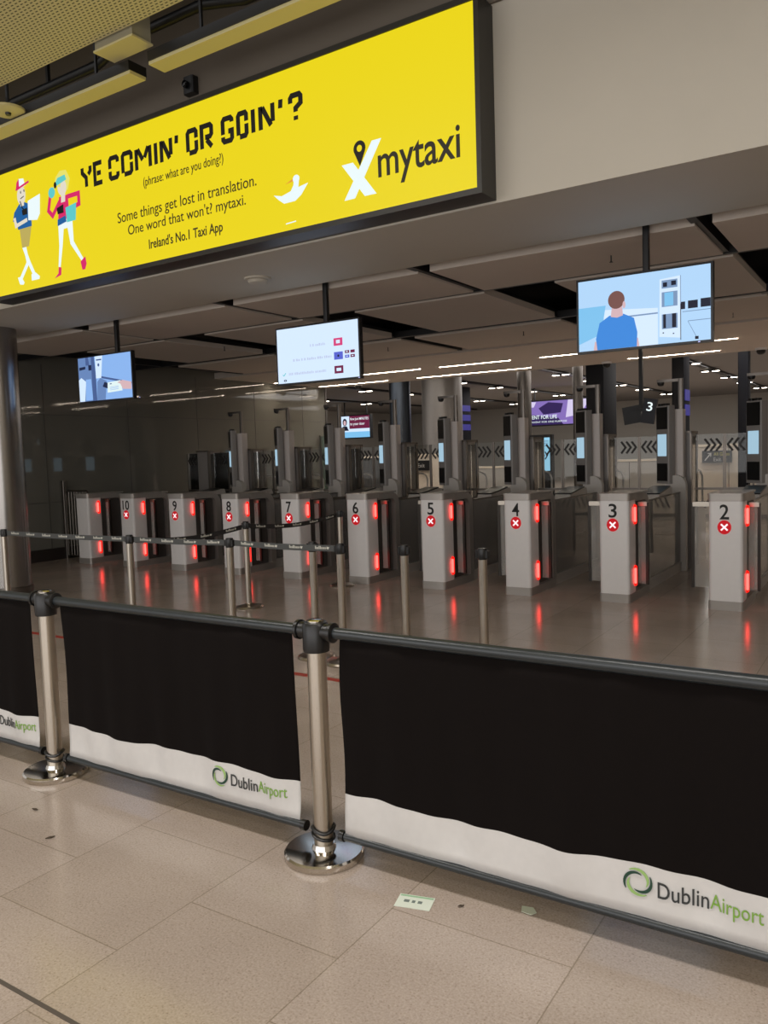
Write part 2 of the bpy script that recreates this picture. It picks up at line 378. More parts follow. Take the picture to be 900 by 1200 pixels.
# bird
b = MB()
b.poly([(-4.14, 3.645), (-4.06, 3.625), (-3.97, 3.645), (-3.93, 3.70), (-3.9, 3.66), (-3.8, 3.675), (-3.87, 3.6), (-3.93, 3.565), (-4.04, 3.565), (-4.09, 3.60)], ya)
b.poly([(-3.95, 3.63), (-3.9, 3.63), (-3.885, 3.72), (-3.935, 3.72)], ya - .001)
b.ell(-3.912, 3.725, .032, .03, ya - .002); b.poly([(-3.935, 3.735), (-4.02, 3.705), (-3.935, 3.715)], ya - .001, 1)
b.stroke([(-4.03, 3.41), (-3.93, 3.415)], .008, ya)
b.build('bird_picture', [LW, glow('lit_orange', (240, 160, 60), .9)], face)
# walking tourists of the advert: flat shapes
SKIN = glow('lit_skin', (232, 224, 206), .95); BLU = glow('lit_blue', (28, 100, 165), .9); PNK = glow('lit_pink', (226, 42, 110), .9)
KHA = glow('lit_khaki', (198, 180, 96), .9); TEAL = glow('lit_teal', (96, 206, 206), .95); BLO = glow('lit_blond', (232, 226, 110), 1.0)
IM = [LW, SKIN, BLU, PNK, KHA, TEAL, BLO, INK]
m = MB(); X = lambda u: -7.52 + u * .47; Z = lambda v: 3.42 + v * 1.02
def P(*a): return [(X(u), Z(v)) for u, v in a]
m.stroke(P((.34, .36), (.42, .2), (.14, .06)), .042, ya, 0); m.stroke(P((.3, .36), (.46, .2), (.62, .07)), .042, ya - .001, 0)
m.poly(P((.04, .08), (.16, .08), (.26, .02), (.22, 0), (.1, .01)), ya - .002, 0); m.poly(P((.52, .08), (.66, .09), (.8, .045), (.78, .02), (.52, .02)), ya - .002, 0)
m.poly(P((.2, .58), (.66, .58), (.5, .35), (.26, .35)), ya - .003, 4)
m.poly(P((.16, .53), (.64, .53), (.6, .74), (.44, .77), (.26, .77), (.06, .7), (.0, .62), (.14, .6)), ya - .004, 2)
m.stroke(P((.06, .65), (.1, .57), (.5, .6)), .036, ya - .005, 1)
m.poly(P((.56, .77), (.98, .8), (.94, .62), (.84, .57), (.54, .59)), ya - .006, 0)
m.poly(P((.34, .7), (.52, .71), (.52, .65), (.36, .65)), ya - .007, 7)
m.stroke(P((.3, .79), (.36, .72), (.42, .7)), .012, ya - .0075, 7)
m.poly(P((.28, .8), (.42, .8), (.42, .74), (.3, .74)), ya - .005, 1)
m.ell(X(.35), Z(.84), .068, .09, ya - .0065, 1); m.poly(P((.2, .9), (.5, .92), (.46, .99), (.3, 1), (.22, .97)), ya - .008, 0)
m.poly(P((.18, .9), (.3, .905), (.3, 1), (.22, .97)), ya - .009, 3); m.stroke(P((.18, .905), (.64, .945)), .02, ya - .009, 3)
m.stroke(P((.32, .81), (.44, .825)), .008, ya - .0085, 7); m.ell(X(.34), Z(.87), .007, .014, ya - .0085, 7, 8); m.ell(X(.46), Z(.875), .007, .014, ya - .0085, 7, 8)
m.build('map_reader_picture', IM, face)
m = MB(); X = lambda u: -6.94 + u * .5; Z = lambda v: 3.41 + v * .97
m.stroke(P((.34, .5), (.3, .3), (.22, .1)), [.085, .05, .03], ya, 0); m.stroke(P((.6, .5), (.64, .3), (.94, .1)), [.085, .05, .03], ya - .001, 0)
m.poly(P((.06, .0), (.26, .02), (.28, .09), (.2, .1), (.18, .04)), ya - .002, 3); m.poly(P((.86, .1), (1.0, .14), (1.03, .07), (.98, .02), (.9, .02)), ya - .002, 3)
m.poly(P((.26, .5), (.3, .45), (.66, .45), (.68, .56), (.3, .56)), ya - .003, 0)
m.poly(P((.26, .5), (.62, .55), (.6, .76), (.34, .76)), ya - .004, 3); m.poly(P((.25, .49), (.52, .51), (.5, .57), (.26, .55)), ya - .005, 2)
m.stroke(P((.36, .72), (.12, .6), (.0, .66), (.08, .8)), .042, ya - .006, 3); m.stroke(P((.58, .74), (.92, .74), (.92, .64), (.68, .62)), .042, ya - .006, 3)
m.poly(P((.52, .64), (.84, .66), (.8, .5), (.54, .5)), ya - .007, 5); m.poly(P((.26, .66), (.46, .68), (.46, .6), (.28, .6)), ya - .008, 7)
m.poly(P((.42, .8), (.54, .8), (.52, .7), (.4, .7)), ya - .0075, 1)
m.ell(X(.46), Z(.85), .07, .085, ya - .0085, 1); m.poly(P((.24, .88), (.62, .8), (.7, .9), (.6, .99), (.42, 1), (.28, .95)), ya - .0095, 6)
m.poly(P((.2, .86), (.6, .9), (.56, .95), (.34, .94)), ya - .0105, 5); m.ell(X(.5), Z(.84), .045, .06, ya - .0098, 1)
m.ell(X(.14), Z(.82), .05, .05, ya - .0105, 5); m.ell(X(.26), Z(.88), .02, .03, ya - .011, 7)
m.build('phone_caller_picture', IM, face)

# sensor, light strips and service gear above the sign
t = thing('wall_sensor', 'small black box sensor on the dark wall just above the yellow sign', 'sensor', (-5.14, 5.17, 4.79))
MB().rbox(-5.2, -5.08, 5.08, 5.16, 4.72, 4.86, .02).build('body', BLACKP, t)
MB().lathe([(.03, 0), (.03, .03), (.018, .035)], (0, 0), 16).xf(Matrix.Translation((-5.15, 5.08, 4.79)) @ Matrix.Rotation(PI / 2, 4, 'X')).build('lens', mat('lens_black', (8, 8, 10), .1), t)
MB().box(-5.16, -5.12, 5.15, 5.17, 4.75, 4.83).build('bracket', BLACKM, t)
FIX = mat('fixture_sign_tint', (206, 196, 146), .5)  # white fixtures, with the sign's yellow glow put into their colour
for a, b_, lab in ((-13.5, -5.19, 'long unlit linear ceiling light running left from the square duct box, above sign'), (-4.97, 5.5, 'long unlit linear ceiling light running right from the square duct box, above sign')):
    t = thing('linear_light', lab, 'light', ((a + b_) / 2, 4.59, 4.69), 'unlit linear lights over the sign')
    for xx in (a + .5, (a + b_) / 2, b_ - .5): MB().box(xx - .01, xx + .01, 4.58, 4.6, 4.79, 5.6).build('drop_rod', BLACKM, t)
    MB().box(a, b_, 4.5, 4.68, 4.715, 4.79).build('housing', BLACKM, t)
    MB().box(a, b_, 4.51, 4.67, 4.69, 4.715).build('diffuser', FIX, t)
t = thing('duct_box', 'square painted duct box between the two linear lights by the perforated ceiling', 'duct', (-5.1, 4.4, 4.8))
MB().box(-5.33, -4.9, 4.3, 4.48, 4.815, 5.1).build('body', mat('duct_paint', (150, 144, 120), .6), t)
MB().box(-5.34, -4.89, 4.29, 4.49, 4.8, 4.815).build('lid', FIX, t)
MB().box(-5.15, -5.05, 4.35, 4.43, 5.1, 5.6).build('hanger', BLACKM, t)
t = thing('conduit_pipe', 'dark service pipe running along the gap beside the perforated ceiling', 'pipe', (-5, 4.75, 5.1))
MB().tube([(-13, 4.78, 5.05), (-5.9, 4.78, 5.05), (-5.5, 4.74, 5.12), (-4.6, 4.74, 5.12), (-4.2, 4.78, 5.05), (5, 4.78, 5.05)], .04).build('pipe', BLACKM, t)
for x in (-11, -8, -6.6, -3.6, -1): MB().box(x - .015, x + .015, 4.77, 4.8, 5.05, 5.6).build('hanger', BLACKM, t)
for x, y, z, lab in ((-6.67, 4.41, 4.72, 'round white ceiling disc in the dark gap at the far left edge'), (-3.72, 4.62, 4.9, 'round white ceiling disc in the dark gap near the sign top right')):
    t = thing('ceiling_speaker', lab, 'speaker', (x, y, z), 'round discs in the ceiling gap')
    MB().lathe([(.135, z), (.15, z + .01), (.15, z + .03), (.06, z + .05)], (x, y), 28).build('disc', FIX, t)
    MB().lathe([(.022, z - .02), (.026, z), (.022, z + .002)], (x, y), 12).build('centre_cap', BLACKM, t)
    MB().tube([(x, y, z + .04), (x, y, 5.6)], .015, 8).build('drop_rod', BLACKM, t)
t = thing('smoke_detector', 'round white smoke detector on the soffit below the yellow sign', 'detector', (-5.118, 5.842, 3.3))
MB().lathe([(.05, 3.245), (.085, 3.255), (.095, 3.275), (.09, 3.285)], (-5.118, 5.842), 28).build('dome', PAINT, t)
MB().lathe([(.125, 3.283), (.13, 3.29), (.13, 3.3)], (-5.118, 5.842), 28).build('base_ring', PAINT, t)

# ================================================================== HANGING SCREENS
YH = 6.6
BEZ = mat('screen_bezel', (14, 14, 20), .3)
def screen(x0, x1, z0, z1, label, picture, px):
    t = thing('hanging_screen', label, 'screen', ((x0 + x1) / 2, YH, z0), 'screens hanging from the ceiling')
    xc = px
    MB().rbox(xc - .025, xc + .025, 6.62, 6.67, z1 - .1, 3.98, .01, n=2).build('pole', BLACKM, t)
    MB().rbox(xc - .1, xc + .1, 6.58, 6.74, 3.97, 4.0, .01).build('ceiling_plate', BLACKM, t)
    bz = .018
    h = MB(); h.box(x0, x1, YH, YH + .05, z0, z1); h.box(x0 + .1, x1 - .1, YH + .05, YH + .09, z0 + .1, z1 - .1)
    hs = h.build('housing', BEZ, t)
    MB().box(xc + .4, xc + .415, YH - .004, YH, z0 + .004, z0 + .012).build('power_lamp', glow('white_pilot', (200, 200, 255), 1), hs)
    a0, a1, c0, c1 = x0 + bz, x1 - bz, z0 + bz, z1 - bz
    pm = MB(); mats = picture(pm, a0, a1, c0, c1); pm.build('screen_picture', mats, t)
    return t
SCW = glow('screen_sky', (176, 212, 246), 1.05); SCL = glow('screen_pale', (212, 232, 255), 1.05); SCB = glow('screen_shirt', (62, 140, 226), .95)
SCH = glow('screen_hair', (134, 92, 86), .8); SCS = glow('screen_skin', (226, 190, 196), .9); SCD = glow('screen_dark', (36, 40, 66), .5); SCG = glow('screen_grey', (130, 158, 196), .9); SCT = glow('screen_tint', (128, 196, 240), 1)
def pic_person(m, a0, a1, c0, c1):
    X = lambda u: a0 + u * (a1 - a0); Z = lambda v: c0 + v * (c1 - c0); y = YH - .002
    def R(u0, u1, v0, v1, mi, k): m.poly([(X(u0), Z(v0)), (X(u1), Z(v0)), (X(u1), Z(v1)), (X(u0), Z(v1))], y - .001 * k, mi)
    def Q(pts, mi, k): m.poly([(X(u), Z(v)) for u, v in pts], y - .001 * k, mi)
    R(0, 1, 0, 1, 0, 0); Q([(.22, .0), (.62, .0), (.62, .5), (.2, .56)], 1, 1); R(.3, .62, .42, .44, 6, 2); R(.3, .62, .02, .36, 1, 2)
    Q([(0, .1), (.18, .22), (.22, .62), (0, .62)], 7, 2)
    Q([(.12, -.0), (.13, .12), (.2, .14), (.2, 0)], 4, 3); Q([(.42, 0), (.42, .12), (.47, .12), (.48, 0)], 4, 3)
    Q([(.15, 0), (.14, .16), (.17, .38), (.25, .47), (.36, .475), (.44, .4), (.465, .2), (.46, .0)], 2, 4)
    Q([(.26, .45), (.27, .6), (.35, .6), (.355, .455), (.31, .43)], 4, 5)
    m.ell(X(.305), Z(.68), .065 * (a1 - a0), .125 * (c1 - c0), y - .006, 3, 24); m.ell(X(.365), Z(.6), .012 * (a1 - a0), .05 * (c1 - c0), y - .0065, 4, 12)
    Q([(.63, .1), (.79, .06), (.79, .9), (.635, .88)], 1, 1); R(.785, .79, .05, .9, 6, 2)
    for v0, v1 in ((.75, .86), (.5, .7), (.2, .4)): R(.65, .765, v0, v1, 6, 3)
    R(.66, .69, .77, .83, 5, 4); R(.72, .755, .78, .84, 5, 4); R(.66, .68, .21, .4, 5, 4); R(.725, .755, .21, .4, 5, 4); R(.67, .735, .51, .69, 7, 4); R(.745, .76, .51, .69, 6, 4.5)
    R(.655, .665, .14, .155, 5, 4); R(.73, .74, .12, .135, 5, 4)
    R(.785, .79, .03, .52, 5, 3); R(.79, .82, .44, .54, 5, 3); R(.84, .91, .44, .545, 5, 3); R(.93, 1, .44, .555, 5, 3); R(.8, 1, .4, .41, 6, 3)
    R(.84, 1, .27, .28, 6, 3); m.stroke([(X(.84), Z(.27)), (X(.9), Z(.05))], .004, y - .003, 6); R(.89, .915, .02, .06, 5, 4)
    return [SCW, SCL, SCB, SCH, SCS, SCD, SCG, SCT]
F1 = glow('icon_pink', (222, 70, 128), .95); F2 = glow('icon_blue', (92, 104, 214), .95); F3 = glow('icon_maroon', (126, 34, 78), .8); FT = glow('faint_lettering', (196, 208, 236), 1.0)
def pic_list(m, a0, a1, c0, c1):
    X = lambda u: a0 + u * (a1 - a0); Z = lambda v: c0 + v * (c1 - c0); y = YH - .002
    def R(u0, u1, v0, v1, mi, k): m.poly([(X(u0), Z(v0)), (X(u1), Z(v0)), (X(u1), Z(v1)), (X(u0), Z(v1))], y - .001 * k, mi)
    R(0, 1, 0, 1, 0, 0)
    R(.71, .815, .58, .715, 1, 1); R(.74, .785, .62, .68, 0, 2); R(.71, .815, .335, .47, 2, 1); m.ell(X(.762), Z(.4), .012, .012, y - .003, 5, 10)
    R(.71, .815, .09, .225, 3, 1); R(.735, .79, .13, .185, 0, 2)
    for u, v, mi in ((.84, .43, 3), (.905, .43, 3), (.84, .35, 2), (.905, .35, 3)): R(u, u + .05, v, v + .05, mi, 1); R(u + .014, u + .034, v + .018, v + .034, 0 if (u, v) != (.905, .43) else 3, 2)
    for row, (u0, u1, v) in enumerate(((.42, .61, .62), (.2, .68, .385), (.14, .61, .14))):
        u = u0
        while u < u1:
            wdt = random.choice((.012, .016, .02)); R(u, min(u + wdt, u1), v, v + random.choice((.035, .045)), 4, 1); u += wdt + .007 + (.012 if random.random() < .2 else 0)
    m.stroke([(X(.06), Z(.16)), (X(.075), Z(.14)), (X(.1), Z(.19))], .008, y - .001, 6)
    m.ell(X(.09), Z(.05), .02, .011, y - .001, 5, 14); m.ell(X(.09), Z(.05), .006, .006, y - .002, 0, 10)
    return [SCL, F1, F2, F3, FT, SCD, TEAL]
def pic_passport(m, a0, a1, c0, c1):
    X = lambda u: a0 + u * (a1 - a0); Z = lambda v: c0 + v * (c1 - c0); y = YH - .002
    def Q(pts, mi, k): m.poly([(X(u), Z(v)) for u, v in pts], y - .001 * k, mi)
    Q([(0, 0), (1, 0), (1, 1), (0, 1)], 0, 0); Q([(0, 0), (.34, 0), (.3, 1), (0, 1)], 3, 1)
    Q([(.0, .0), (.1, 0), (.14, .45), (.05, .55), (0, .5)], 1, 2); Q([(.12, .02), (.26, .02), (.24, .5), (.14, .5)], 0, 2)
    Q([(.02, .72), (.14, .74), (.14, .8), (.02, .79)], 5, 2); Q([(.2, .7), (.27, .7), (.26, .82), (.2, .82)], 5, 2); Q([(.15, .82), (.22, .82), (.2, 1), (.15, 1)], 4, 2)
    Q([(.26, 0), (.34, 0), (.34, .55), (.32, 1), (.26, 1)], 4, 3)
    Q([(.34, .5), (.44, .5), (.48, 1), (.34, 1)], 1, 3); m.ell(X(.4), Z(.8), .018, .02, y - .004, 4, 12); Q([(.36, .9), (.46, .9), (.46, .93), (.36, .93)], 4, 4)
    Q([(.34, 0), (.5, 0), (.54, .42), (.42, .5), (.36, .42)], 3, 2); Q([(.42, .5), (1, .3), (1, .34), (.44, .54)], 4, 2); Q([(.46, .3), (.56, .24), (.58, .36), (.5, .4)], 5, 4)
    Q([(.55, .15), (.83, .17), (.8, .4), (.56, .38)], 2, 5); Q([(.6, .33), (.64, .335), (.63, .355), (.6, .35)], 4, 6)
    for k in range(3): Q([(.6, .2 + .03 * k), (.76, .21 + .03 * k), (.76, .22 + .03 * k), (.6, .21 + .03 * k)], 0, 6)
    Q([(.74, .36), (.84, .4), (1, .34), (1, .18), (.84, .2), (.8, .32)], 6, 7)
    return [glow('screen_blue', (140, 182, 240), 1), SCL, glow('screen_card', (222, 240, 240), 1.05), glow('screen_mid', (110, 142, 196), .9), glow('screen_steel', (80, 104, 158), .85), glow('screen_navy', (40, 52, 92), .6), SCS]
screen(-8.86, -7.83, 2.385, 2.965, 'hanging screen nearest the steel column, showing a hand holding a passport page', pic_passport, -8.13)
screen(-5.57, -4.5, 2.37, 2.965, 'hanging screen showing a pale list with pink, blue and maroon icons', pic_list, -4.93)
screen(-2.31, -1.24, 2.395, 3.0, 'hanging screen showing a man in a blue shirt seen from behind', pic_person, -1.75)

# slot lights in the end bulkhead
SLOT = mat('slot_light', (30, 30, 30), .4, 0, (255, 236, 214), 32)
for y, segs in ((14.1, ((-12.0, -10.5), (-9.67, -8.2), (-7.75, -6.25), (-5.65, -4.2), (-3.7, -2.3), (-1.5, 0))), (15.7, ((-11.95, -10.0), (-9.2, -6.5), (-4.5, -2.85), (-1.4, .6)))):
    for i, (a, b_) in enumerate(segs):
        row = 'nearer' if y < 15 else 'farther'
        where = ['reaching the left glossy wall', 'second from the glossy wall', 'third from the glossy wall', 'fourth from the glossy wall', 'fifth from the glossy wall', 'sixth from the glossy wall'][i]
        t = thing('slot_light', 'glowing white slot light in the %s ceiling row, %s' % (row, where), 'light', ((a + b_) / 2, y, 3.3), 'slot lights in the ceiling')
        MB().box(a, b_, y - .035, y + .035, 3.288, 3.3).build('diffuser', SLOT, t)
        MB().box(a - .02, b_ + .02, y - .05, y - .035, 3.285, 3.3).box(a - .02, b_ + .02, y + .035, y + .05, 3.285, 3.3).build('trim_edge', PAINT, t)

# ================================================================== PASSPORT GATES
PITCH = 1.081; X2 = -1.445; Y0 = 8.25
def gate_x(n): return X2 - PITCH * (n - 2)
def P3(x, y, z): return (gx + x, Y0 + y, z)
gx = gate_x(2)
proto = thing('passport_gate', 'x', 'gate', (gx, Y0, 0), 'automatic passport gates in a row')
# front pedestal
pd = MB(); pd.rbox(gx - .155, gx + .155, Y0, Y0 + .27, .09, 1.06, .035).build('pedestal', WHITE, proto)
MB().rbox(gx - .162, gx + .162, Y0 - .006, Y0 + .78, 0, .09, .035).build('plinth', SATIN, proto)
cap = MB().rbox(gx - .165, gx + .165, Y0 - .006, Y0 + .3, 1.06, 1.12, .04).rbox(gx - .168, gx + .168, Y0 - .01, Y0 + .72, 1.12, 1.135, .04).build('cap', SATIN, proto)
# recess with dark door and arched steel surround
MB().box(gx - .1, gx + .1, Y0 + .271, Y0 + .66, .09, 1.04).build('side_door', DARKG, proto)
arch = [(Y0 + .27, 1.04), (Y0 + .27, 1.115)] + [(Y0 + .62 + .16 * math.sin(a), .955 + .16 * math.cos(a)) for a in [PI / 2 * i / 8 for i in range(9)]] + [(Y0 + .78, .09), (Y0 + .68, .09)] + [(Y0 + .6 + .08 * math.sin(a), .96 + .08 * math.cos(a)) for a in [PI / 2 * (8 - i) / 8 for i in range(9)]]
MB().prism(arch, gx - .155, gx + .155, 'x').build('arch_surround', SATIN, proto)
for z0_, z1_ in ((.805, 1.01), (.155, .37)):
    lamp = MB().lathe([(.012, z0_), (.024, z0_ + .012), (.024, z1_ - .012), (.012, z1_)], (gx + .158, Y0 + .2), 14).build('status_light', RED, proto)
    MB().lathe([(.006, z0_ + .025), (.013, z0_ + .03), (.013, z1_ - .03), (.006, z1_ - .025)], (gx + .168, Y0 + .183), 12).build('lamp_core', REDC, lamp)
# entry leaves
FRM = mat('leaf_frame', (58, 54, 50), .35, .6)
for sx, e0, e1 in ((-1, .157, .37), (1, .157, .25)):
    xa, xb = sorted((gx + sx * e0, gx + sx * e1)); ye = gx + sx * e1
    lf = MB().box(xa, xb, Y0 + .34, Y0 + .352, .16, 1.0).build('entry_leaf', GLASS, proto)
    MB().box(ye - .014, ye + .014, Y0 + .33, Y0 + .362, .15, 1.02).build('leaf_edge', FRM, lf)
    MB().box(xa, xb, Y0 + .325, Y0 + .367, .985, 1.03).build('leaf_clamp', STEEL, lf)
# long kerb and glass side between pedestal and tower
MB().box(gx - .125, gx + .125, Y0 + .78, Y0 + 2.5, 0, .1).box(gx - .14, gx + .14, Y0 + .78, Y0 + 2.5, .1, .12).build('kerb', GREYP, proto)
MB().box(gx + .105, gx + .117, Y0 + .79, Y0 + 2.48, .12, 1.0).build('side_glass', GLASS, proto)
MB().box(gx - .117, gx - .105, Y0 + .79, Y0 + 2.48, .12, 1.0).build('side_glass', GLASS, proto)
for sx in (-1, 1): MB().box(gx + sx * .111 - .01, gx + sx * .111 + .01, Y0 + .79, Y0 + 2.42, 1.0, 1.015).build('glass_edge', STEEL_D, proto)
# reader desk with sloped dark top, in front of the tower
rd = [(Y0 + 1.4, .96), (Y0 + 1.45, 1.04), (Y0 + 1.95, 1.1), (Y0 + 2.05, 1.1), (Y0 + 2.1, .96)]
desk = MB().prism(rd, gx - .1, gx + .1, 'x').build('reader_desk', GREYP, proto)
MB().prism([(Y0 + 1.44, 1.041), (Y0 + 1.94, 1.101), (Y0 + 1.94, 1.12), (Y0 + 1.42, 1.058)], gx - .11, gx + .11, 'x').build('reader_top', BLACKP, desk)
# tower
tx = gx + .045; ty = Y0 + 2.5
tb = [(tx - .12, 0), (tx + .14, 0), (tx + .14, 1.1)] + [(tx + .01 + .13 * math.cos(a), 1.1 + .13 * math.sin(a)) for a in [PI * i / 10 for i in range(11)]][1:-1] + [(tx - .12, 1.1)]
MB().prism(tb, ty - .08, ty + .02, 'y').build('tower_base', GREYP, proto)
MB().rbox(tx - .075, tx + .095, ty, ty + .15, 0, 2.07, .012).build('tower_column', mat('tower_grey', (212, 204, 199), .4, 0, noise=.03), proto)
# display head turned towards the lane on its left
hb = Matrix.Translation((tx - .1, ty + .02, 0)) @ Matrix.Rotation(math.radians(-38), 4, 'Z')
hd = MB().rbox(-.125, .125, -.09, .02, 1.12, 2.12, .02).xf(hb).build('display_head', mat('head_grey', (148, 144, 141), .35), proto)
MB().box(-.105, .105, -.094, -.089, 1.82, 2.1).xf(hb).build('camera_window', BLACKP, hd)
MB().box(-.1, .1, -.094, -.089, 1.155, 1.38).xf(hb).build('lower_window', BLACKP, hd)
MB().box(-.085, .085, -.094, -.089, 1.475, 1.755).xf(hb).build('guide_screen', BLUESC, hd)
MB().rbox(-.11, -.05, -.07, 0, 2.12, 2.15, .01).rbox(-.01, .05, -.07, 0, 2.12, 2.15, .01).xf(hb).build('head_cap', BLACKP, hd)
# hooked camera arm
arm = MB().rbox(tx + .03, tx + .085, ty + .02, ty + .075, 2.07, 2.46, .01, n=2).rbox(tx - .24, tx + .085, ty + .025, ty + .07, 2.425, 2.46, .01, n=2).build('camera_arm', STEEL_D, proto)
MB().lathe([(.012, 2.375), (.035, 2.385), (.045, 2.41), (.045, 2.425)], (tx - .19, ty + .045), 16).build('camera', BLACKM, arm)
# exit cabinet and exit leaves
ec = MB().rbox(gx - .1, gx + .19, Y0 + 2.68, Y0 + 3.05, 0, 1.76, .015).build('exit_cabinet', mat('cabinet_grey', (138, 133, 129), .35), proto)
MB().box(gx + .185, gx + .205, Y0 + 2.66, Y0 + 2.72, 0, 1.79).box(gx + .185, gx + .205, Y0 + 3.0, Y0 + 3.06, 0, 1.79).box(gx - .105, gx + .205, Y0 + 2.66, Y0 + 3.06, 1.76, 1.79).build('cabinet_frame', STEEL_D, ec)
MB().box(gx + .19, gx + .196, Y0 + 2.74, Y0 + 2.98, .1, 1.72).build('cabinet_glass', mat('dark_glass', (74, 71, 68), .08), ec)
CH = mat('chevron_decal', (44, 40, 38), .5)
for sx in (-1, 1):
    e0, e1 = (.1, .49) if sx < 0 else (.21, .57)
    xa, xb = sorted((gx + sx * e0, gx + sx * e1))
    pts = [(xa, .16), (xb, .16), (xb, 1.74), (xa, 1.74)]
    lf = MB().box(xa, xb, Y0 + 2.8, Y0 + 2.812, .16, 1.74).build('exit_leaf', GLASS2, proto)
    ye = gx + sx * e1
    MB().box(ye - .008, ye + .008, Y0 + 2.795, Y0 + 2.817, .16, 1.74).build('leaf_edge', STEEL_D, lf)
    MB().box(xa, xb, Y0 + 2.79, Y0 + 2.822, 1.02, 1.05).build('leaf_bar', STEEL_D, lf)
    c = MB(); c2 = MB(); xc = gx + sx * (e1 - .13)
    for k in range(3):
        o_ = xc + (k - 1) * .07
        c.stroke([(o_ - sx * -.03 * -1, 1.68), (o_ + sx * .03, 1.6), (o_ - sx * .03, 1.52)], .028, Y0 + 2.797)
        c2.stroke([(o_ - sx * .03, .78), (o_ + sx * .03, .92)], .026, Y0 + 2.797)
    c.build('chevrons', CH, lf); c2.build('slashes', CH, lf)
# hoop handle of the exit side
hp = [(gx - .02 + .22 * sx_, Y0 + 3.35, z_) for sx_, z_ in [(-1, .8), (-1, 1.18)] + [(-math.cos(a) * .5 - .5, 1.18 + .1 * math.sin(a)) for a in (PI / 4, PI / 2)] + [(.5 + .5 * math.sin(a), 1.18 + .1 * math.cos(a)) for a in (0, PI / 4, PI / 2)] + [(1, .8)]]
MB().tube(hp, .014, 8).build('exit_hoop', WHITE, proto)
MB().rbox(gx - .24, gx + .2, Y0 + 3.1, Y0 + 3.6, 0, .82, .05).build('exit_pedestal', mat('cream_panel', (222, 208, 194), .45), proto)

ORD = {2: 'numbered 2, nearest and rightmost of the row', 3: 'numbered 3 in black', 4: 'numbered 4 in black', 5: 'numbered 5 in black', 6: 'numbered 6 in black', 7: 'numbered 7 in black', 8: 'numbered 8 in black', 9: 'numbered 9 in black', 10: 'numbered 10 in black'}
gates = {2: proto}
for n in range(3, 11):
    c = copy_tree(proto); c.location.x = gate_x(n); gates[n] = c
c = copy_tree(proto, None, ('tower_base', 'tower_column', 'display_head', 'camera_arm', 'reader_desk')); c.location.x = gate_x(11); gates[11] = c
for o in list(kids(gates[11])):
    if o.name.startswith('entry_leaf') and sum(v.co.x for v in o.data.vertices) < 0:
        for q in kids(o): bpy.data.objects.remove(q)
        bpy.data.objects.remove(o)
for n, g in gates.items():
    if n == 11:
        g['label'] = 'white passport gate pedestal without a number, last of the row beside the glossy wall'; continue
    g['label'] = 'white automatic passport gate %s, with red cross' % ORD[n]
    x = gate_x(n) - .01
    wd = .085 if n < 10 else .15
    text_bm(str(n), x - wd / 2 , x + wd / 2, .885, 1.03, Y0 - .0005, .002, .012).build('lane_number', INK, g)
    d = MB(); d.ell(x, .81, .062, .068, Y0 - .006, 0, 24, .006); dd = d.build('cross_sign', REDX, g)
    k = MB(); k.stroke([(x - .03, .78), (x + .03, .84)], .016, Y0 - .008, 0, .002); k.stroke([(x - .03, .84), (x + .03, .78)], .016, Y0 - .009, 0, .002); k.build('cross_mark', WX, dd)

# barred side gate against the glossy wall
t = thing('barred_gate', 'dark barred metal side gate between the glossy wall and the last pedestal', 'gate', (-11.9, 8.6, 0))
MB().rbox(-12.14, -12.08, 8.57, 8.63, 0, 1.34, .01).build('post', STEEL_D, t)
fr = MB().tube([(-12.06, 8.6, .06), (-12.06, 8.6, 1.12), (-12.02, 8.6, 1.16), (-11.5, 8.6, 1.16), (-11.46, 8.6, 1.12), (-11.46, 8.6, .06)], .018, 8, closed=True).build('gate_frame', STEEL_D, t)
for k in range(7): MB().tube([(-11.98 + .075 * k, 8.6, .06), (-11.98 + .075 * k, 8.6, 1.155)], .008, 6).build('bar', STEEL_D, t)
for z in (.25, .95): MB().tube([(-12.11, 8.6, z), (-12.05, 8.6, z)], .014, 8).build('hinge', STEEL_D, t)

# ================================================================== QUEUE POSTS AND BELTS
def queue_post(x, y, label, group='steel queue posts'):
    t = thing('queue_post', label, 'post', (x, y, 0), group)
    MB().lathe([(.15, 0), (.152, .012), (.14, .026), (.06, .04), (.036, .05)], (x, y), 32).build('base', STEEL, t)
    MB().lathe([(.032, .045), (.032, .86)], (x, y), 20).build('pole', STEEL, t)
    hd = MB().lathe([(.033, .86), (.0345, .865), (.0345, .928), (.03, .94)], (x, y), 20).build('belt_head', BLACKP, t)
    MB().rbox(x - .05, x + .05, y - .018, y + .018, .872, .925, .008).build('belt_clip', BLACKP, hd)
    return t
QP = [((-8.2, 5.05), 'steel queue post standing closest to the steel column, cut by the picture edge'), ((-6.10, 5.0), 'steel queue post in front of the pedestal numbered 10'),
      ((-4.88, 5.06), 'steel queue post in front of the pedestal numbered 8'), ((-3.97, 5.05), 'steel queue post just behind the centre barrier post, left of its pair'),
      ((-3.66, 5.0), 'steel queue post just behind the centre barrier post, right of its pair'), ((-3.13, 5.08), 'bare steel queue post in front of the pedestal numbered 5'), ((-2.48, 5.07), 'bare steel queue post nearest the pedestal numbered 4'),
      ((-5.97, 6.45), 'steel queue post with visible round base, behind the front belt'), ((-5.86, 8.02), 'steel queue post hard by the pedestal numbered 6')]
for (x, y), lab in QP: queue_post(x, y, lab)
BELT = mat('belt_webbing', (78, 80, 80), .7, 0, noise=.1, nscale=200); BELT2 = mat('dark_belt_webbing', (40, 38, 38), .7, 0, noise=.1, nscale=200); PRN = mat('belt_print', (206, 206, 196), .6)
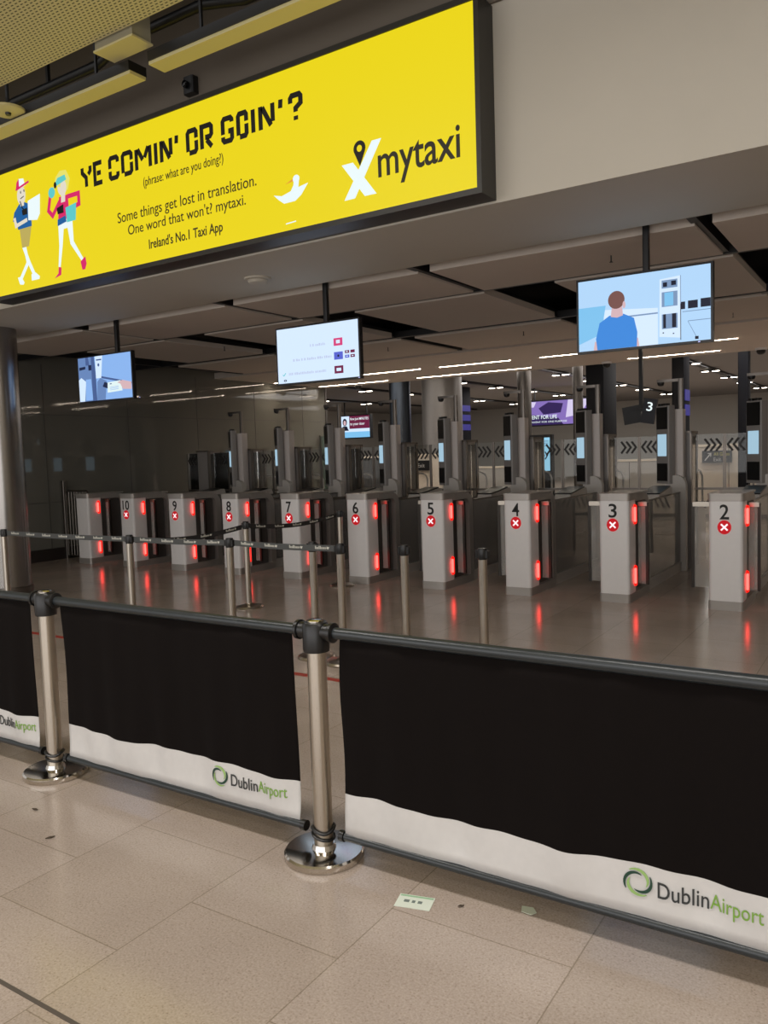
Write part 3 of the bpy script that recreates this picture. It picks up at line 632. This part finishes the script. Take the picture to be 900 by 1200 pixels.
def belt(p, q, label, z=.9, m_=None, sag=.008):
    p = Vector((p[0], p[1], z)); q = Vector((q[0], q[1], z)); d = (q - p); L_ = d.length; d.normalize(); nrm = Vector((d.y, -d.x, 0))
    if nrm.y > 0: nrm = -nrm
    p = p + d * .06; L_ -= .12
    b = MB(); N = 16
    def pt(s_, dz, off): return p + d * (s_ * L_) + Vector((0, 0, dz - sag * math.sin(PI * s_))) + nrm * off
    for i in range(N):
        a, c_ = i / N, (i + 1) / N
        vs = [pt(a, -.025, .001), pt(c_, -.025, .001), pt(c_, .025, .001), pt(a, .025, .001)]; vb = [pt(a, -.025, -.001), pt(c_, -.025, -.001), pt(c_, .025, -.001), pt(a, .025, -.001)]
        b.quad(vs); b.quad(vb[::-1]); b.quad([vs[3], vs[2], vb[2], vb[3]]); b.quad([vs[0], vb[0], vb[1], vs[1]])
    bb = b.build('belt', m_ or BELT); tag(bb, label, 'belt', 'printed queue belts')
    mk = MB(); n = max(2, int(L_ / .27))
    for k in range(n):
        s0 = (k + .5) / n; u = s0 - .055 / L_
        for j in range(9):
            a = u + j * .0125 / L_; hgt = .008 if j not in (0, 3, 4) else .013
            mk.quad([pt(a, -.008, .0022), pt(a + .009 / L_, -.008, .0022), pt(a + .009 / L_, -.008 + hgt * 1.9, .0022), pt(a, -.008 + hgt * 1.9, .0022)])
        mk.quad([pt(u + .115 / L_, -.004, .0022), pt(u + .135 / L_, -.01, .0022), pt(u + .145 / L_, .008, .0022), pt(u + .12 / L_, .012, .0022)])
    mk.build('print', PRN, bb)
    return bb
belt(QP[0][0], QP[1][0], 'grey printed queue belt running off the leftmost steel post to the next')
belt(QP[1][0], QP[2][0], 'grey printed queue belt crossing before the pedestals numbered 9 and 10')
belt(QP[2][0], QP[4][0], 'grey printed queue belt crossing before the pedestals numbered 7 and 8')
belt(QP[1][0], QP[7][0], 'dark queue belt running back to the post with visible base', .885, BELT2, .05)
belt(QP[7][0], QP[8][0], 'dark queue belt running back to the pedestal numbered 6', .885, BELT2, .05)

# ================================================================== FRONT BARRIER
YB = 2.5
def wave(x, z): return (.010 * math.sin(x * 8.3 + 1) + .006 * math.sin(x * 21 + z * 4) + .004 * math.sin(x * 37 + 2)) * (.25 + .75 * max(0, min(1, (.92 - z) / .6))) * max(0, min(1, (z - .11) / .1)) ** .5
def barrier_post(x, label):
    t = thing('barrier_post', label, 'post', (x, YB, 0), 'banner barrier posts')
    MB().lathe([(.158, 0), (.162, .006), (.162, .026), (.155, .033), (.05, .0355), (.043, .055)], (x, YB), 48).build('base', CHROME, t)
    MB().lathe([(.039, .05), (.039, .88)], (x, YB), 32).build('pole', STEEL, t)
    h = MB().lathe([(.052, .845), (.054, .855), (.054, .95), (.046, .962)], (x, YB), 28).build('head', BLACKP, t)
    MB().lathe([(.034, .962), (.034, .97), (.026, .973)], (x, YB), 20).build('head_cap', CHROME, h)
    for sx in (-1, 1):
        MB().lathe([(.034, .04), (.034, .075), (.04, .076), (.04, .09), (.03, .095)], (0, 0), 20).xf(Matrix.Translation((x, YB, .925)) @ Matrix.Rotation(sx * PI / 2, 4, 'Y')).build('socket', BLACKP, h)
    tie = [(x + .046 * math.cos(a), YB + .046 * math.sin(a), .115 + .008 * math.sin(2 * a)) for a in [2 * PI * i / 20 for i in range(20)]]
    MB().tube(tie, .006, 8, closed=True).build('cable_tie', BLACKP, t)
    tie = [(x + .045 * math.cos(a), YB + .045 * math.sin(a), .088 - .012 * math.cos(a)) for a in [2 * PI * i / 20 for i in range(20)]]
    MB().tube(tie, .005, 8, closed=True).build('cable_tie', BLACKP, t)
    return t
barrier_post(-5.5, 'stainless barrier post out at the far left end of the black banners')
barrier_post(-3.73, 'stainless barrier post farther from us, before the steel column')
barrier_post(-1.965, 'stainless barrier post between the two widest black banners, with bluish sheen on its base')
barrier_post(-.03, 'stainless barrier post out at the right end of the black banners')
DK = mat('logo_charcoal', (52, 54, 54), .7); GR = mat('logo_green', (124, 166, 66), .7); DG = mat('logo_dark_green', (30, 66, 50), .7); LG = mat('logo_pale_green', (150, 186, 110), .7)
def bannerp(xa, xb, lx, label, ph):
    t = thing('barrier_banner', label, 'banner', ((xa + xb) / 2, YB, 0), 'black banners along the front barrier')
    MB().tube([(xa - .045, YB, .925), (xb + .045, YB, .925)], .023, 20).build('top_rail', RAIL, t)
    br_ = MB().tube([(xa - .01, YB, .105), (xb + .01, YB, .105)], .017, 16).build('bottom_rail', RAIL, t)
    for x, s_ in ((xa - .012, -1), (xb + .012, 1)): MB().tube([(x, YB, .105), (x + s_ * .022, YB, .105)], .022, 14).build('rail_end', BLACKP, br_)
    b = MB(); NX = 90; zt = lambda x: .286 + .006 * math.sin(x * 5 + ph) + .004 * math.sin(x * 13 + ph)
    def V(x, z): return b.bm.verts.new((x, YB - .006 + wave(x + ph, z), z))
    rows = [lambda x, k=k: .91 - (.91 - zt(x)) * k / 10 for k in range(11)] + [lambda x, k=k: zt(x) - (zt(x) - .112) * k / 4 for k in range(1, 5)]
    grid = [[V(xa + (xb - xa) * i / NX + (.008 * math.sin(r_(xa) * 9 + ph) * (1 if i == 0 else 0)), r_(xa + (xb - xa) * i / NX)) for i in range(NX + 1)] for r_ in rows]
    for j in range(len(rows) - 1):
        for i in range(NX):
            b.bm.faces.new((grid[j][i], grid[j + 1][i], grid[j + 1][i + 1], grid[j][i + 1])).material_index = 0 if j < 10 else 1
    cl = b.build('cloth', [FAB_B, FAB_W], t, 80)
    so = cl.modifiers.new('thick', 'SOLIDIFY'); so.thickness = .0015; so.offset = 1
    def drape(m):
        for v in m.bm.verts: v.co.y = v.co.y + YB - .006 + wave(v.co.x + ph, v.co.z)
        return m
    yy = -.003
    q = text_bm('Dublin', lx + .102, lx + .252, .198, .25, yy, .001, .004); drape(q).build('lettering_dark', DK, cl)
    q = text_bm('Airport', lx + .256, lx + .408, .186, .25, yy, .001, .0); drape(q).build('lettering_green', GR, cl)
    m = MB(); cx, cz = lx + .04, .232
    def cres(a0, a1, r0, r1, mi, lay):
        n = 12; o_ = []; i_ = []
        for k in range(n + 1):
            s_ = k / n; a = math.radians(a0 + (a1 - a0) * s_); th = math.sin(PI * min(1, s_ * .92 + .06)) ** .8
            rm = r0 + (r1 - r0) * s_
            o_.append((cx + (rm + .0052 * th) * math.cos(a), cz + (rm + .0052 * th) * math.sin(a))); i_.append((cx + (rm - .0052 * th) * math.cos(a), cz + (rm - .0052 * th) * math.sin(a)))
        m.poly(o_ + i_[::-1], yy - .0004 * lay, mi, .0008)
    for k, (a0, mi) in enumerate(((125, 1), (305, 1), (215, 0), (35, 0))):
        cres(a0, a0 - 150, .046, .027, mi, k)
    drape(m).build('logo_swirl', [DG, LG], cl)
    return t
bannerp(-5.36, -3.855, -4.29, 'black banner with white foot at the far left, ending beside the farther barrier post', 0.0)
bannerp(-3.60, -2.085, -2.555, 'black banner with white foot and airport logo between the two barrier posts', 2.1)
bannerp(-1.845, -.15, -.74, 'black banner with white foot and airport logo, nearest and largest, running off right', 4.4)

# ================================================================== LITTER ON THE FLOOR
t = MB().box(-.066, .066, -.042, .042, .0, .0012).xf(Matrix.Translation((-1.47, 2.385, .0005)) @ Matrix.Rotation(.25, 4, 'Z')).build('paper_ticket', mat('ticket_paper', (214, 222, 208), .7))
tag(t, 'small pale paper ticket lying flat on the floor right of the centre barrier post', 'ticket')
m = MB()
for x, w_ in ((-.03, .02), (-.004, .012), (.02, .016)): m.box(x - w_ / 2, x + w_ / 2, -.008, .008, .0013, .0018)
m.box(-.062, .062, .028, .038, .0013, .0018, 1)
m.xf(Matrix.Translation((-1.47, 2.385, .0005)) @ Matrix.Rotation(.25, 4, 'Z')).build('ticket_print', [mat('ticket_ink', (110, 122, 116), .7), mat('ticket_green', (150, 186, 150), .7)], t)
t = MB().poly([(-.03, -.015), (.01, -.024), (.032, .0), (.02, .022), (-.018, .018)], 0, 0, .002).xf(Matrix.Translation((-1.095, 2.535, .002)) @ Matrix.Rotation(PI / 2, 4, 'X')).build('paper_scrap', mat('scrap_paper', (206, 214, 196), .7))
tag(t, 'torn scrap of pale paper on the floor under the largest banner', 'scrap')
for (x, y, a, lab) in ((-3.42, 2.17, .3, 'dark dry leaf fragment on the floor before the farther barrier post'), (-3.10, 2.03, 1.2, 'dark curled fragment on the tile left of the middle banner logo'), (-1.31, 2.44, .9, 'tiny dark speck of dirt on the floor between ticket and scrap')):
    s_ = .4 if 'tiny' in lab else .65
    t = MB().poly([(-.03 * s_, -.004 * s_), (0, -.012 * s_), (.03 * s_, .002), (.005 * s_, .01 * s_)], 0, 0, .004).xf(Matrix.Translation((x, y, .004)) @ Matrix.Rotation(a, 4, 'Z') @ Matrix.Rotation(PI / 2, 4, 'X')).build('leaf_fragment', mat('dry_leaf', (70, 58, 44), .8))
    tag(t, lab, 'litter')

# ================================================================== FAR HALL
def round_col(x, y, r, label, m_, zt=4.0):
    t = thing('round_column', label, 'column', (x, y, 0), 'columns of the far hall')
    MB().lathe([(r, 0), (r, zt)], (x, y), 40).build('shaft', m_, t)
    MB().lathe([(r + .015, 0), (r + .015, .25), (r, .26)], (x, y), 40).build('base_ring', STEEL_D, t)
    MB().lathe([(r, zt - .12), (r + .03, zt - .1), (r + .03, zt)], (x, y), 40).build('collar', STEEL_D, t)
COLM = mat('clad_column', (150, 144, 138), .35, .4, noise=.05)
round_col(-12.31, 20, .31, 'dark steel round column behind the gate numbered 6', brushed('blue_steel', (86, 92, 100), .3))
round_col(-11.2, 20.5, .58, 'broad pale round column behind the gate numbered 5', COLM)
round_col(-9.3, 22, .2, 'slim steel round column left of the purple advert', STEEL_D)
round_col(-7.7, 22, .14, 'slim steel round column right of the purple advert', STEEL_D)
def sq_col(x, y, wx, wy, label, lit=None):
    t = thing('square_column', label, 'column', (x, y, 0), 'black square columns of the far hall')
    MB().rbox(x - wx / 2, x + wx / 2, y - wy / 2, y + wy / 2, 0, 4.0, .02).build('shaft', mat('black_cladding', (18, 19, 25), .5, spec=.2), t)
    MB().rbox(x - wx / 2 - .02, x + wx / 2 + .02, y - wy / 2 - .02, y + wy / 2 + .02, 0, .12, .02).build('plinth', STEEL_D, t)
    if lit:
        for z in lit: MB().box(x + wx / 2, x + wx / 2 + .015, y - wy / 2 + .05, y + wy / 2 - .05, z, z + .22).build('side_display', glow('violet_display', (82, 76, 168), .5), t)
sq_col(-5.5, 17.2, .38, .9, 'broad black square column behind the gate numbered 3')
sq_col(-3.86, 17.2, .24, .5, 'black square column with violet displays on its side behind gates 2 and 3', (2.2, 2.5, 1.5))
sq_col(-2.82, 18.2, .2, .3, 'slim black square column above the pale partition near gate 2')
sq_col(-13.9, 27, .3, .8, 'black square column with violet displays right of the broad pale column', (2.4, 2.75, 3.1))

# adverts and screens
PUR = glow('violet_light', (150, 124, 206), .8); PURD = glow('violet_dark', (66, 46, 110), .6); PINKW = glow('pale_violet', (222, 212, 244), .95); NAVY = glow('navy_light', (36, 40, 84), .6)
t = thing('advert_screen', 'wide glowing violet advertising screen hung in the far hall', 'screen', (-11.4, 30, 2.6))
MB().box(-12.75, -10.1, 30.02, 30.2, 2.5, 3.52).build('housing', BLACKM, t)
m = MB(); m.poly([(-12.7, 2.55), (-10.15, 2.55), (-10.15, 3.47), (-12.7, 3.47)], 30.015, 0)
m.poly([(-12.7, 2.55), (-11.1, 2.55), (-11.3, 2.8), (-12.7, 3.0)], 30.012, 1); m.poly([(-11.9, 2.95), (-11.2, 3.0), (-11.1, 3.35), (-11.7, 3.42), (-12.1, 3.2)], 30.011, 1); m.poly([(-11.0, 2.8), (-10.4, 2.9), (-10.15, 3.3), (-10.15, 3.47), (-10.9, 3.47)], 30.011, 2)
m.poly([(-12.7, 3.25), (-12.3, 3.25), (-12.2, 3.45), (-12.7, 3.47)], 30.011, 2); m.poly([(-10.55, 2.6), (-10.2, 2.6), (-10.2, 2.85), (-10.5, 2.8)], 30.011, 1)
m.build('screen_picture', [PUR, PURD, PINKW], t)
text_bm('INVENT FOR LIFE', -12.65, -11.35, 2.78, 2.93, 30.005, .002, .01).build('lettering', LW, t)
text_bm('WE INVENT FOR ONE PURPOSE', -12.65, -10.95, 2.63, 2.7, 30.005, .002).build('lettering', LW, t)
for x in (-12.3, -10.6): MB().box(x - .02, x + .02, 30.08, 30.14, 3.5, 4.0).build('hanger', BLACKM, t)
t = thing('advert_screen', 'small far screen with a portrait and maroon headline panel, behind gate 7', 'screen', (-20.9, 30, 2.4))
MB().box(-21.75, -20.05, 30.02, 30.2, 2.35, 3.42).build('housing', BLACKM, t)
m = MB(); m.poly([(-21.7, 2.4), (-20.1, 2.4), (-20.1, 3.37), (-21.7, 3.37)], 30.015, 0); m.poly([(-21.2, 2.8), (-20.1, 2.8), (-20.1, 3.37), (-21.2, 3.37)], 30.012, 1)
m.ell(-21.45, 3.1, .12, .17, 30.011, 2); m.ell(-21.45, 3.07, .07, .11, 30.009, 3); m.poly([(-21.66, 2.72), (-21.24, 2.72), (-21.34, 2.92), (-21.56, 2.92)], 30.010, 2); m.poly([(-21.7, 2.4), (-20.1, 2.4), (-20.1, 2.66), (-21.7, 2.66)], 30.012, 4)
m.build('screen_picture', [SCL, glow('maroon_light', (120, 40, 74), .8), SCD, SCS, SCT], t)
text_bm('Now Just MINUTES', -21.15, -20.15, 3.15, 3.3, 30.005, .002, .01).build('lettering', LW, t)
text_bm('to your door', -21.15, -20.35, 2.92, 3.08, 30.005, .002, .01).build('lettering', LW, t)
for x in (-21.5, -20.3): MB().box(x - .02, x + .02, 30.08, 30.14, 3.4, 4.0).build('hanger', BLACKM, t)
t = thing('kiosk_screen', 'tall glowing pale blue kiosk screen standing beyond the gate numbered 4', 'kiosk', (-7.22, 18, 0))
MB().box(-7.5, -6.95, 18.02, 18.16, .15, 1.95).build('cabinet', BLACKM, t); MB().rbox(-7.55, -6.9, 17.9, 18.3, 0, .15, .03).build('foot', STEEL_D, t)
m = MB(); m.poly([(-7.45, 1.1), (-7.0, 1.1), (-7.0, 1.88), (-7.45, 1.88)], 18.01, 0)
for k in range(2):
    o_ = -7.2 + k * .08; m.stroke([(o_, 1.55), (o_ + .06, 1.46), (o_, 1.37)], .03, 18.005, 1)
for z in (1.8, 1.74, 1.68): m.stroke([(-7.22, z), (-7.04, z)], .015, 18.005, 2)
m.poly([(-7.43, 1.1), (-7.28, 1.1), (-7.28, 1.7), (-7.43, 1.7)], 18.007, 3); m.build('screen_picture', [glow('kiosk_blue', (150, 208, 236), 1), SCD, SCG, SCL], t)

# pale partitions behind the gates
PAR = mat('cream_partition', (226, 214, 200), .5, 0, noise=.02, nscale=2); DSL = mat('dark_slats', (70, 68, 66), .5)
def partition(x0, x1, y, zt, m_, label, slat=False):
    t = thing('partition', label, 'partition', ((x0 + x1) / 2, y, 0), 'low partitions beyond the gates')
    MB().box(x0, x1, y, y + .12, .08, zt - .05).build('panel', m_, t)
    MB().box(x0, x1, y + .02, y + .1, 0, .08).build('foot', STEEL_D, t)
    MB().box(x0 - .01, x1 + .01, y - .02, y + .14, zt - .05, zt).build('top_edge', mat('pale_top_edge', (240, 226, 206), .5), t)
    n = max(1, int((x1 - x0) / .9)); j = MB()
    for k in range(1, n): xx = x0 + (x1 - x0) * k / n; j.box(xx - .006, xx + .006, y - .004, y, .1, zt - .06)
    if slat:
        for k in range(int((x1 - x0) / .11)): xx = x0 + .05 + k * .11; j.box(xx - .012, xx + .012, y - .01, y, .1, zt - .06)
    if n > 1 or slat: j.build('panel_joint', DSL, t)
partition(-4.15, 4.5, 18.6, 1.6, PAR, 'long cream partition beyond gate 2 with dark exit sign on it')
partition(-11.2, -9.9, 18.0, 1.58, PAR, 'short cream partition beyond gates 5 and 6')
partition(-13.2, -11.4, 18.0, 1.57, DSL, 'dark slatted partition beyond the gate numbered 7', True)
partition(-9.7, -7.6, 19.5, 1.2, GREYP, 'low grey partition beyond the gate numbered 5')
partition(-6.6, -4.5, 19.4, 1.3, GREYP, 'low grey partition beyond the gate numbered 3')
partition(-17.5, -13.6, 18.4, 1.55, PAR, 'cream partition seen past the end of the glossy wall')
t = thing('exit_sign', 'dark exit sign with pale lettering on the cream partition beyond gate 2', 'sign', (-3.3, 18.55, 1.2))
MB().box(-3.72, -3.12, 18.52, 18.575, 1.2, 1.46).build('plate', BLACKM, t)
text_bm('All Gates', -3.48, -3.16, 1.35, 1.42, 18.518, .002).build('lettering', mat('sign_yellow', (200, 190, 80), .6), t); text_bm('Exit', -3.48, -3.33, 1.23, 1.31, 18.518, .002).build('lettering', FAB_W, t)
m = MB(); m.stroke([(-3.66, 1.25), (-3.54, 1.4)], .025, 18.515); m.stroke([(-3.6, 1.4), (-3.535, 1.405), (-3.54, 1.33)], .02, 18.514); m.build('arrow', FAB_W, t)
t = thing('wall_sign', 'small dark sign on the short cream partition beyond gate 5', 'sign', (-10.5, 17.9, 1.2))
MB().box(-10.9, -10.2, 17.93, 17.98, 1.16, 1.42).build('plate', BLACKM, t)
text_bm('Exit', -10.55, -10.35, 1.24, 1.34, 17.928, .002).build('lettering', FAB_W, t)
t = thing('hanging_number_sign', 'dark hanging monitor with number 3 tilted on a ceiling pole', 'sign', (-3.67, 14, 2.0))
MB().box(-3.83, -3.77, 14.0, 14.06, 2.25, 3.3).build('pole', BLACKM, t)
Mr = Matrix.Translation((-3.66, 14.0, 2.2)) @ Matrix.Rotation(math.radians(10), 4, 'Y')
pl_ = MB().box(-.11, .11, -.02, .05, -.21, .21).xf(Mr).build('plate', mat('navy_plate', (34, 36, 50), .4), t)
text_bm('3', -.045, .05, .0, .15, -.021, .003, .01).xf(Mr).build('lettering', LW, pl_)
MB().box(-.15, .15, .05, .1, -.25, .05).xf(Matrix.Translation((-3.98, 14.0, 2.25)) @ Matrix.Rotation(math.radians(-8), 4, 'Y')).build('side_screen', BLACKP, t)
MB().box(-3.95, -3.6, 14.04, 14.07, 2.2, 2.26).build('crossbar', BLACKM, t)

t = thing('glass_screen', 'greenish glass screen at the far end of the glossy wall', 'glass', (-12.0, 15.7, 0))
MB().box(-12.1, -11.86, 15.88, 15.9, .0, 2.1).build('pane', GREENG, t); MB().box(-12.12, -12.09, 15.86, 15.92, 0, 2.12).build('edge', STEEL_D, t)
# blue-white bottle display / stand beyond gate 5
t = thing('display_stand', 'narrow stand with rows of blue bottles beyond the gate numbered 5', 'stand', (-9.0, 17.5, 0))
MB().box(-9.35, -8.8, 17.6, 17.9, 0, 1.55).build('cabinet', DARKG, t)
for z in (.5, .75, 1.0, 1.25): 
    MB().box(-9.33, -8.82, 17.42, 17.6, z - .02, z).build('shelf', STEEL_D, t)
for z in (.5, .75, 1.0, 1.25):
    for k in range(5):
        x = -9.28 + k * .1
        bt = MB().lathe([(.03, z), (.032, z + .01), (.032, z + .12), (.012, z + .15), (.012, z + .18)], (x, 17.5), 10).build('bottle', [mat('blue_bottle', (58, 110, 150), .2), mat('green_bottle', (60, 128, 110), .2)][0 if (k + int(z * 4)) % 2 else 0])
        tag(bt, 'blue bottle on the shelves of the narrow stand beyond gate 5', 'bottle', 'blue bottles on the stand')

# far hall ceiling lights: pairs of downlights on dark tracks along the hall
DL = mat('downlight_lens', (20, 20, 20), .4, 0, (255, 240, 222), 14)
far_x = (-9.05, -12.6, -16.4, -5.2, -20.5)
names = ['over the violet advert', 'over the broad pale column', 'left of the dark round column', 'over the black square columns', 'at the far left of the hall']
for xi, x in enumerate(far_x):
    t = thing('ceiling_track', 'dark lighting track in the far hall ceiling %s' % names[xi], 'track', (x, 30, 3.96), 'lighting tracks of the far hall')
    MB().box(x - .09, x + .09, 19.5, 41.5, 3.93, 4.0).build('track', BLACKM, t)
    for y in (24.3, 27.2, 30.4, 33.6, 37.6):
        d = thing('downlight', 'pair of white downlights %s' % names[xi], 'light', (x, y, 3.9), 'downlights of the far hall, track %d' % (xi + 1))
        MB().rbox(x - .3, x + .3, y - .11, y + .11, 3.89, 3.93, .04).build('housing', BLACKM, d)
        for s_ in (-1, 1): MB().rbox(x + s_ * .16 - .1, x + s_ * .16 + .1, y - .08, y + .08, 3.882, 3.89, .04).build('lens', DL, d)
# cameras under the end of the gate hall ceiling
for x, y, lab in ((-2.2, 16.0, 'small dome camera under the ceiling above the cream partition'), (-5.0, 16.0, 'small dome camera under the ceiling above the black square column'), (-11.0, 16.0, 'small dome camera under the ceiling above the dark round column')):
    t = thing('dome_camera', lab, 'camera', (x, y, 3.3), 'dome cameras under the ceiling')
    MB().lathe([(.09, 3.26), (.1, 3.27), (.1, 3.3)], (x, y), 20).build('base', WHITE, t)
    MB().lathe([(.02, 3.18), (.05, 3.19), (.075, 3.22), (.08, 3.26)], (x, y), 20).build('dome', BLACKP, t)
